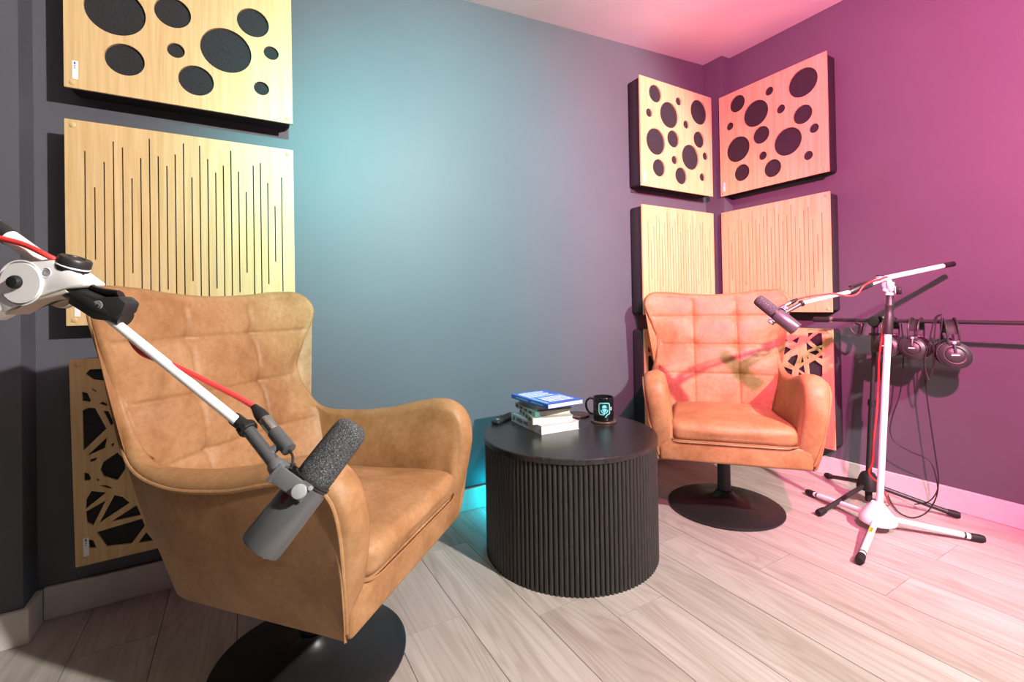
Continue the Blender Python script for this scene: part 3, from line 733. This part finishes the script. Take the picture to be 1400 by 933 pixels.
# ------------------------------------------------------------------ foreground boom stand
def W2(root, pts): return [Vector(p) - root for p in pts]
base1 = Vector((-.318, .895, 0))
st = thing('boom_microphone_stand', 'white boom stand reaching in front of the near armchair', 'microphone stand', base1, 'white boom stands')
def part(name, bm, m, parent=None, smooth=True, root=base1, st_=None, angle=40):
    bmesh.ops.translate(bm, vec=-root, verts=list(bm.verts)); return new_obj(name, bm, m, parent or st_, smooth, angle=angle)
DB = .62
pA, pB = at(100, 395, DB), at(324, 576, DB)                          # inner boom tube
bd = (pB - pA).normalized()
bo = part('boom_tube', tube([pA, at(330, 581, DB - .01)], .0062, 18), M_WHITE, st_=st)
part('boom_tip', tube([at(321, 573, DB), shaft1_end], [.0085, .0082], 14), M_RUBBER, bo)
part('boom_tip', tube([at(331, 581, DB), at(337, 586, DB)], [.0100, .0100], 8), M_BLKPL, bo, angle=20)
# black grip / twist clutch
gA, gB = at(92, 392, DB), at(172, 437, DB)
gd = (gB - gA).normalized()
part('grip', tube([gA, gA + gd * .014, gA + gd * .016, gA + gd * .020, gA + gd * .022, gA + gd * .05, gB], [.0135, .0135, .0125, .0125, .0135, .0145, .0120], 20), M_BLKPL, bo)
gx = (-fw - gd * (-fw).dot(gd)).normalized(); gy = gd.cross(gx)
lever = [(.018, .006), (.052, .012), (.075, .027), (.088, .024), (.090, .010), (.080, -.008), (.060, -.016), (.02, -.014)]
bm = bmesh.new(); Fv = []; Bv = []
s_up = 1 if gy.dot(up) > 0 else -1
for a, b in lever:
    p = gA + gd * a + gy * (b * s_up); Fv.append(bm.verts.new(p + gx * .0125)); Bv.append(bm.verts.new(p - gx * .0125))
bm.faces.new(Fv); bm.faces.new(Bv[::-1])
for i in range(len(Fv)): bm.faces.new((Fv[i], Fv[(i + 1) % len(Fv)], Bv[(i + 1) % len(Fv)], Bv[i]))
bmesh.ops.recalc_face_normals(bm, faces=list(bm.faces))
bmesh.ops.bevel(bm, geom=list(bm.edges), offset=.003, segments=2, profile=.5, affect='EDGES')
gl = part('cam_clamp', bm, M_BLKPL, bo, angle=35)
lv = [gA + gd * .010 + gy * (.024 * s_up), gA + gd * .020 + gy * (.017 * s_up), gA + gd * .04 + gy * (.016 * s_up), gA + gd * .068 + gy * (.026 * s_up)]
part('cam_lever', tube(crv(lv, 14), [.0022 + .0018 * min(1, i / 6) for i in range(14)], 8, flat=(1.0, 2.2)), M_BLKPL, gl)
ec = gA + gd * .058 + gy * (.004 * s_up) + gx * .0128
part('emblem', lathe([(.0062, 0), (.0062, .0006), (.0050, .0007), (.0050, .0002)], 24, axis_m(ec, gx)), M_KNOB, gl)
bm = stroke(arc2(0, 0, .0028, 40, 320, 12) + [(.0026, .0004)], .0010)
bmesh.ops.transform(bm, matrix=axis_m(ec + gx * .0008, gx) @ Matrix.Rotation(R(90), 4, 'X'), verts=list(bm.verts)); part('emblem', bm, M_KNOB, gl)
# white clutch housing
def extr(pix, D, d0, d1, bev=.003):
    bm = bmesh.new(); A = [bm.verts.new(at(x, y, D - d0)) for x, y in pix]; B = [bm.verts.new(at(x, y, D - d0) + fw * (d0 - d1)) for x, y in pix]; n = len(A)
    bm.faces.new(A); bm.faces.new(B[::-1])
    for i in range(n): bm.faces.new((A[i], B[i], B[(i + 1) % n], A[(i + 1) % n]))
    bmesh.ops.recalc_face_normals(bm, faces=list(bm.faces))
    if bev: bmesh.ops.bevel(bm, geom=list(bm.edges), offset=bev, segments=2, profile=.5, affect='EDGES')
    return bm
def circ_pix(cx, cy, r, a0=0, a1=360, n=28): return [(cx + r * math.cos(R(a0 + (a1 - a0) * k / n)), cy + r * math.sin(R(a0 + (a1 - a0) * k / n))) for k in range(n + (0 if a1 - a0 == 360 else 1))]
hs = part('clutch_housing', extr([(3, 428), (-6, 405), (0, 378), (18, 362), (44, 357), (70, 353), (98, 373), (118, 388), (112, 393), (88, 395), (60, 403), (46, 409)], DB, .016, -.016), M_WHITE, st_=st, angle=35)
part('clutch_arm', extr([(-26, 440), (4, 424), (42, 408), (40, 398), (5, 404), (-26, 412)], DB, .0155, -.0155, .002), M_WHITE, hs, angle=35)
part('clutch_wedge', extr([(6, 428), (46, 410), (88, 396), (92, 400), (70, 407), (40, 413), (8, 431)], DB, .0150, -.0150, .001), mat('cream_plastic', (.46, .40, .33), .5), hs, angle=35)
part('clutch_disc', tube([at(27, 387, DB - .0195) + fw * .004, at(27, 387, DB - .0195)], .0262, 40), M_WHITE, hs)
part('clutch_groove', lathe([(.0300, 0), (.0300, .0014), (.0284, .0014), (.0284, 0)], 40, axis_m(at(29, 387, DB - .0155), -fw)), M_WHITE, hs)
part('pivot_bolt', lathe([(.0088, 0), (.0088, .003), (.0070, .0062), (0, .0078)], 24, axis_m(at(22, 386, DB - .0195), -fw)), M_RUBBER, hs)
part('rear_washer', lathe([(.022, 0), (.024, .003), (.024, .006), (.020, .008)], 32, axis_m(at(66, 398, DB) + fw * .016, fw)), M_CHROME, hs)
ep = at(63, 373, DB - .0163)
part('emblem', lathe([(.0068, 0), (.0068, .0006), (.0058, .0006), (.0058, 0)], 24, axis_m(ep, -fw)), M_TAG, hs)
bm = stroke(arc2(0, 0, .0033, 40, 320, 12) + [(.003, .0004)], .0010); bmesh.ops.transform(bm, matrix=axis_m(ep - fw * .0006, -fw, rt) @ Matrix.Rotation(R(90), 4, 'X'), verts=list(bm.verts)); part('emblem', bm, M_KNOB, hs)
# knurled knob on top of the housing
kd = (up * .93 + rt * .36).normalized(); kp = at(97, 372, DB)
part('tension_knob', lathe([(.006, -.010), (.006, 0), (.0165, .001), (.0180, .005), (.0180, .0075), (0, .0075)], 28, axis_m(kp, kd)), M_RUBBER, hs)
part('tension_knob_ring', lathe([(.0182, .0072), (.0186, .0082), (.0182, .0092), (0, .0092)], 28, axis_m(kp, kd)), M_TAG, hs)
part('tension_knob_cap', lathe([(.0180, .0092), (.0184, .011), (.0180, .018), (.0165, .0200), (.010, .0205), (.009, .0190), (0, .0190)], 28, axis_m(kp, kd)), M_BLKPL, hs)
# outer boom tube continuing up and back past the housing
oA, oB = at(80, 372, DB), at(-60, 272, DB)
part('rear_boom_tube', tube([oA, oB], .0100, 20), M_WHITE, st_=st)
part('rear_boom_sleeve', tube([at(14, 325, DB), at(-6, 311, DB)], .0112, 20), M_BLKPL, st_=st)
cwA, cwB = at(-60, 272, DB), at(-160, 200, DB)
part('counterweight', tube([cwA, cwB], .024, 24), M_RUBBER, st_=st)
# upright and tripod (outside the frame)
topc = at(-26, 428, DB); 
part('upright', tube([Vector((base1.x, base1.y, .10)), topc], .0125, 18), M_WHITE, st_=st)
part('hub', lathe([(.060, .035), (.062, .05), (.030, .105), (.016, .115), (0, .115)], 24, Matrix.Translation(base1)), M_WHITE, st_=st)
for k in range(3):
    a = R(100 + 120 * k); d = Vector((math.cos(a), math.sin(a), 0))
    lg = part('leg', tube([base1 + d * .03 + Vector((0, 0, .05)), base1 + d * .29 + Vector((0, 0, .016))], .0105, 14), M_WHITE, st_=st)
    part('foot', tube([base1 + d * .285 + Vector((0, 0, .0165)), base1 + d * .325 + Vector((0, 0, .0145))], .0140, 14), M_RUBBER, lg)
def cable(name, label, pts, rad, m, n=80, group=None):
    return tag(new_obj(name, tube(crv(pts, n), rad, 10), m, None, True), label, 'cable', group)
off = -fw * .016
cable('microphone_cable', 'red microphone cable hanging off the foreground white boom', [at(-70, 285, DB) + off, at(0, 322, DB) + off, at(48, 336, DB) + off, at(82, 352, DB) + off, at(108, 378, DB) + fw * .012, at(135, 425, DB) + fw * .018, at(160, 455, DB) + fw * .015, at(195, 482, DB) - fw * .002, at(240, 499, DB) - fw * .004, cable1_start.lerp(at(240, 499, DB), .3) + up * .001, cable1_start], .0036, M_RED)

# ------------------------------------------------------------------ white boom stand in the corner
b2 = Vector((2.140, .857, 0)); DS = 1.815
st2 = thing('boom_microphone_stand', 'white tripod boom stand in front of the black stand by the magenta wall', 'microphone stand', b2, 'white boom stands')
def p2(name, bm, m, parent=None, **kw): return part(name, bm, m, parent, root=b2, st_=st2, **kw)
pole_b = Vector((2.146, .853, .09)); pole_t = at(1217, 398, DS)
pl = p2('pole', tube([pole_b, pole_t.lerp(pole_b, .20)], .0118, 18), M_WHITE)
g0 = pole_b.lerp(pole_t, .80); g1 = pole_b.lerp(pole_t, .98); gdv = (g1 - g0)
p2('grip', tube([g0, g0 + gdv * .04, g0 + gdv * .5, g0 + gdv * .52, g0 + gdv * .70, g0 + gdv * .72, g0 + gdv * .76, g0 + gdv * .78, g1], [.0140, .0148, .0148, .0138, .0130, .0142, .0142, .0125, .0120], 20), M_BLKPL)
p2('hub', lathe([(0, .030), (.052, .030), (.060, .036), (.062, .046), (.054, .062), (.024, .104), (.018, .112), (0, .112)], 32, Matrix.Translation(b2)), M_WHITE)
for k, (px_, py_) in enumerate(((1105, 673), (1175, 767), (1343, 737))):
    tip = onz(px_, py_, .015); d = (tip - b2); d.z = 0; L = d.length; d.normalize()
    a = b2 + d * .035 + Vector((0, 0, .052)); e = b2 + d * (L - .03) + Vector((0, 0, .0175))
    lg = p2('leg', tube([a, e], .0105, 16), M_WHITE)
    p2('leg_ring', tube([a.lerp(e, .90), a.lerp(e, .925)], .0112, 14), M_BLKPL, lg)
    p2('foot', tube([a.lerp(e, .975), b2 + d * (L - .004) + Vector((0, 0, .015)), b2 + d * (L + .006) + Vector((0, 0, .0148))], [.0128, .0142, .0115], 16), M_RUBBER, lg)
    if k == 1:
        c = a.lerp(e, .36); dd = (e - a).normalized(); sx = dd.cross(Vector((0, 0, 1))).normalized(); un = sx.cross(dd)
        Ms = Matrix((sx, dd, un)).transposed().to_4x4(); Ms.translation = c + un * .0098 + sx * 0
        sk = p2('sticker', box((-.006, -.018, -.001), (.006, .018, .0011), M=Ms), M_YELLOW, lg, smooth=False)
        bm = bmesh.new()
        for q in range(5): a_box(bm, (-.004, -.014 + q * .006, .0010), (.004 - .002 * (q % 2), -.0115 + q * .006, .0014), M=Ms)
        p2('sticker_print', bm, M_INK, sk, smooth=False)
cl = pole_t + (pole_t - pole_b).normalized() * .012
clh = p2('clutch_bracket', tube([g1, g1.lerp(cl, .6), cl, cl + up * .022], [.0150, .0125, .013, .0125], 16), M_WHITE)
for s in (-1, 1):
    p2('clutch_cheek', tube([cl - up * .012 + fw * (.012 * s) - rt * .004, cl + up * .012 + fw * (.012 * s) - rt * .012, cl + up * .030 + fw * (.011 * s) - rt * .014], [.008, .010, .008], 12), M_WHITE, clh)
p2('clutch_arm', tube([cl - rt * .026 - up * .006, cl - rt * .002 - up * .018], [.005, .006], 10), M_WHITE, clh)
kc = at(1226, 397, DS - .02); kdir = (rt * .75 - fw * .62 + up * .05).normalized()
p2('tension_knob', lathe([(.007, -.022), (.007, -.004), (.014, -.003), (.0165, 0), (.0165, .012), (.014, .0145), (.007, .015), (.006, .0135), (0, .0135)], 24, axis_m(kc, kdir)), M_BLKPL, clh)
p2('tension_knob_ring', lathe([(.0150, -.0062), (.0160, -.0045), (.0150, -.0028), (0, -.0028)], 24, axis_m(kc, kdir)), M_WHITE, clh)
kc2 = at(1203, 380, DS)
p2('top_knob', lathe([(.004, -.012), (.004, 0), (.0125, .001), (.0135, .004), (.0135, .009), (.011, .011), (0, .0115)], 20, axis_m(kc2, up)), M_BLKPL, clh)
p2('top_knob_ring', lathe([(.0138, .0015), (.0145, .0025), (.0138, .0035), (0, .0035)], 20, axis_m(kc2, up)), M_WHITE, clh)
q0, q1, q2, q3 = at(1096, 415, 1.765), at(1163, 399, 1.785), at(1208, 381, 1.812), at(1303, 361, 1.885)
bt = p2('boom_tube', tube([q0, q1], .0072, 14), M_WHITE)
p2('boom_outer_tube', tube([q1.lerp(q2, .2), q2, q2.lerp(q3, .86)], .0098, 16), M_WHITE)
gd2 = (q2 - q1).normalized()
p2('boom_grip', tube([at(1161, 400, 1.785), at(1164, 398.5, 1.786), at(1176, 393.5, 1.79), at(1188, 389, 1.797), at(1190, 388.2, 1.798)], [.0100, .0125, .0145, .0130, .0125], 16), M_BLKPL, bt)
p2('boom_grip_lever', tube(crv([at(1162, 392, 1.78), at(1172, 389, 1.785), at(1184, 386, 1.79)], 8), .004, 8, flat=(1, 2)), M_BLKPL, bt)
p2('boom_end_cap', tube([q2.lerp(q3, .845), q2.lerp(q3, .88), q2.lerp(q3, .885), q3], [.0108, .0112, .0105, .0110], 16), M_RUBBER)
# mic on it
pb2, pt2 = at(1089, 451, 1.700), at(1034, 408, 1.775)
Mz = (pt2 - pb2).normalized(); pe = (-rt * .62 - up * .78); Mx = (pe - Mz * pe.dot(Mz)).normalized()
M2 = Matrix((Mx, Mz.cross(Mx), Mz)).transposed().to_4x4(); M2 = M2 @ Matrix.Scale((pt2 - pb2).length / .203, 4); M2.translation = pb2
yb = M2 @ Vector((0, -.046, .092))
c2s, s2e = microphone('dark grey broadcast microphone in front of the back of the far armchair', M2, at(1096, 415, 1.765) - yb, up, True)
cable('microphone_cable', 'thin red microphone cable running along the corner white boom and pole', [c2s, c2s.lerp(at(1140, 402, 1.775), .4) + up * .004, at(1140, 402, 1.772), at(1160, 405, 1.765), at(1172, 402, 1.765), at(1181, 391, 1.765), at(1192, 385, 1.78), at(1206, 381, 1.79), at(1212, 379, 1.80), at(1218, 384, 1.845), at(1214, 420, 1.845), at(1207, 455, 1.84), at(1202, 490, 1.84), at(1201, 520, 1.84), at(1199, 560, 1.83), at(1195, 600, 1.84), at(1193, 632, 1.85), at(1188, 645, 1.86), at(1194, 655, 1.86), at(1204, 662, 1.86), at(1212, 680, 1.86), onz(1216, 690, .006)], .0033, M_RED, 160)

# ------------------------------------------------------------------ black boom stand with headphones
b3 = Vector((2.392, .990, 0)); 
st3 = thing('boom_microphone_stand', 'black tripod boom stand with headphones, behind the white stand', 'microphone stand', b3)
def p3(name, bm, m, parent=None, **kw): return part(name, bm, m, parent, root=b3, st_=st3, **kw)
BX = 2.435
top3 = onx(1197, 432, BX); pb3 = Vector((b3.x, b3.y, .10))
p3('pole', tube([pb3, pb3.lerp(top3, .47)], .0115, 16), M_BLKPL)
p3('pole_collar', tube([pb3.lerp(top3, .455), pb3.lerp(top3, .49)], .0145, 14), M_RUBBER)
p3('upper_pole', tube([pb3.lerp(top3, .47), pb3.lerp(top3, .96)], .0085, 14), M_BLKPL)
p3('pole_grip', tube([pb3.lerp(top3, .78), pb3.lerp(top3, .79), pb3.lerp(top3, .93), pb3.lerp(top3, .94)], [.0105, .0128, .0128, .011], 14), mat('grey_grip', (.06, .055, .06), .35))
p3('hub', lathe([(0, .062), (.034, .062), (.044, .068), (.043, .085), (.034, .118), (.024, .136), (.012, .142), (0, .142)], 28, Matrix.Translation(b3)), M_RUBBER)
p3('lower_post', tube([b3 + Vector((0, 0, .012)), b3 + Vector((0, 0, .07))], .0135, 14), M_RUBBER)
for px_, py_ in ((1131, 651), (1120, 702), (1309, 705)):
    tip = onz(px_, py_, .014); d = (tip - b3); d.z = 0; L = d.length; d.normalize()
    a = b3 + d * .025 + Vector((0, 0, .085)); e = b3 + d * (L - .02) + Vector((0, 0, .019))
    lg = p3('leg', tube([a, e], .0095, 14), M_BLKPL)
    p3('foot', tube([a.lerp(e, .96), b3 + d * (L - .004) + Vector((0, 0, .0165)), b3 + d * (L + .008) + Vector((0, 0, .0160))], [.0125, .0150, .0120], 14), M_RUBBER, lg)
kh = p3('clutch_body', lathe([(.010, -.020), (.020, -.016), (.023, -.004), (.023, .008), (.019, .014), (0, .016)], 10, axis_m(onx(1195, 440, BX - .02), -Vector((1, .35, .1)))), M_RUBBER, angle=25)
p3('clutch_knob', lathe([(.014, 0), (.018, .004), (.018, .016), (.014, .020), (0, .021)], 16, axis_m(onx(1203, 436, BX - .02), rt + up * .2 - fw * .3)), M_BLKPL, kh)
p3('clutch_flange', lathe([(.012, -.006), (.022, -.003), (.022, .003), (.012, .006)], 20, axis_m(onx(1196, 457, BX), (0, 0, 1))), M_BLKPL, kh)
lp = [onx(1166, 441, BX - .005), onx(1163, 449, BX - .01), onx(1168, 456, BX - .01), onx(1173, 459, BX - .01)]
p3('cam_lever', tube(crv(lp, 14), .0035, 8), M_BLKPL, kh)
p3('cam_clamp', tube([onx(1170, 441, BX), onx(1178, 444, BX), onx(1176, 454, BX), onx(1173, 459, BX)], [.008, .011, .009, .006], 12), M_BLKPL, kh)
e0, e1 = onx(1113, 437, BX), onx(1420, 442.5, BX)
e1 = Vector((BX, e1.y - .12, e1.z)); 
bt = p3('boom_tube', tube([e0, e1], .0080, 14), M_BLKPL)
p3('boom_end_sleeve', tube([e0 + Vector((0, -.001, 0)), e0.lerp(e1, .07), e0.lerp(e1, .08)], [.0125, .0125, .0105], 14), M_RUBBER, bt)
p3('boom_lock_ring', tube([e0.lerp(e1, .085), e0.lerp(e1, .10)], .0125, 14), M_CHROME, bt)

def boom_at(px_):
    p = onx(px_, 440, BX); f = (p.y - e0.y) / (e1.y - e0.y); return e0.lerp(e1, f)
def headphones(px_, label, yaw, tilt, sc=1.0, drop=0):
    P = boom_at(px_) + Vector((0, 0, .0085))
    M = Matrix.Translation(P) @ Matrix.Rotation(yaw, 4, 'Z') @ Matrix.Rotation(tilt, 4, 'X') @ Matrix.Scale(sc, 4)
    t = thing('headphones', label, 'headphones', M, 'headphones hung on the black boom')
    # local: arch in the x-z plane hung by its crown at the origin, y along the boom
    W = .062
    def arch(y, zt, wd): return [Vector((wd * math.cos(a), y, zt - .052 + .052 * math.sin(a))) for a in [math.pi * k / 16 for k in range(17)]]
    for y in (-.016, .016):
        p = [Vector((W, y * .7, -.105)), Vector((W, y, -.08))] + arch(y, .006, W) + [Vector((-W, y, -.08)), Vector((-W, y * .7, -.105))]
        new_obj('headband_arch', tube(p, .0032, 8), M_BLKPL, t, True)
    bm = bmesh.new(); A = []; B = []
    for a in [math.pi * k / 16 for k in range(17)]:
        for lst, y in ((A, -.019), (B, .019)):
            lst.append((bm.verts.new((.054 * math.cos(a), y, -.052 + .0525 * math.sin(a))), bm.verts.new((.0505 * math.cos(a), y, -.052 + .0490 * math.sin(a)))))
    for i in range(16):
        for f in ((A[i][0], B[i][0], B[i + 1][0], A[i + 1][0]), (A[i][1], A[i + 1][1], B[i + 1][1], B[i][1]), (A[i][0], A[i + 1][0], A[i + 1][1], A[i][1]), (B[i][0], B[i][1], B[i + 1][1], B[i + 1][0])): bm.faces.new(f)
    for q in (0, 16): bm.faces.new((A[q][0], A[q][1], B[q][1], B[q][0]))
    bmesh.ops.recalc_face_normals(bm, faces=list(bm.faces))
    new_obj('head_strap', bm, M_RUBBER, t, True, angle=50)
    for s in (-1, 1):
        c = Vector((s * .058, 0, -.128)); ax = Vector((s, 0, .10))
        cup = new_obj('ear_cup', lathe([(.030, -.012), (.045, -.010), (.048, -.002), (.045, .006), (.036, .012), (.031, .0135), (.0305, .0115), (.027, .011), (.026, .015), (.022, .0175), (0, .018)], 32, axis_m(c, ax) @ Matrix.Diagonal((1.08, .96, 1, 1))), M_BLKPL, t, True, angle=35)
        new_obj('ear_cushion', lathe([(.020, -.030), (.034, -.034), (.046, -.030), (.049, -.022), (.046, -.012), (.020, -.011)], 32, axis_m(c, ax) @ Matrix.Diagonal((1.08, .96, 1, 1))), M_RUBBER, t, True)
        new_obj('ear_cup_trim', lathe([(.0480, -.004), (.0492, -.002), (.0480, .0005)], 32, axis_m(c, ax) @ Matrix.Diagonal((1.08, .96, 1, 1))), M_MICBODY, cup, True)
        new_obj('cup_badge', box((-.011, -.0022, .0172), (.011, .0022, .0186), M=axis_m(c, ax, (0, 1, 0))), M_SILVER, cup)
        new_obj('yoke_block', box((s * .058 - .009, -.017, -.096), (s * .058 + .009, .017, -.074), .004, 2), M_BLKPL, t, True)
        new_obj('yoke_pin', lathe([(.006, -.012), (.006, .011), (.004, .0125), (0, .0125)], 14, axis_m((s * .060, 0, -.082), (s, 0, 0))), M_KNOB, t, True)
        new_obj('yoke_arm', tube([(s * .064, 0, -.085), (s * .072, 0, -.10), (s * .074, 0, -.118)], .005, 8), M_BLKPL, t, True)
    return t, M
headphones(1217, 'black headphones hung on the boom directly behind the white pole', R(4), 0, .90)
headphones(1253, 'black headphones hung between the other two pairs on the boom', R(8), R(2), .92)
headphones(1297, 'black headphones hung furthest along the boom from the white pole', R(24), R(-3), 1.06)
WX = BX + .03
def cx(pts, X=WX): return [onx(x, y, X) for x, y in pts]
cable('headphone_cable', 'thin black cable looping from the headphones behind the white pole', cx([(1232, 442), (1235, 470), (1234, 510), (1230, 540), (1220, 570), (1217, 590), (1224, 605), (1245, 618), (1268, 628), (1276, 640), (1281, 660)], WX) + cx([(1281, 672), (1270, 686), (1250, 690)], WX), .0022, M_BLKCAB)
cable('headphone_cable', 'thin black cable hanging straight down to the floor below the middle headphones', cx([(1262, 470), (1264, 505), (1267, 540), (1274, 590), (1280, 630), (1283, 655), (1280, 680)]) + [onz(1268, 700, .008), onz(1250, 708, .006), onz(1232, 703, .006), onz(1220, 690, .006), onz(1214, 677, .006)], .0024, M_BLKCAB)
cable('headphone_cable', 'black cable bundle looped beside the headphones furthest along the boom', cx([(1288, 430), (1278, 436), (1270, 470), (1264, 495), (1270, 520), (1275, 505), (1277, 470), (1280, 438), (1284, 432), (1288, 436), (1284, 470), (1276, 500), (1272, 512)], BX - .055), .0024, M_BLKCAB)
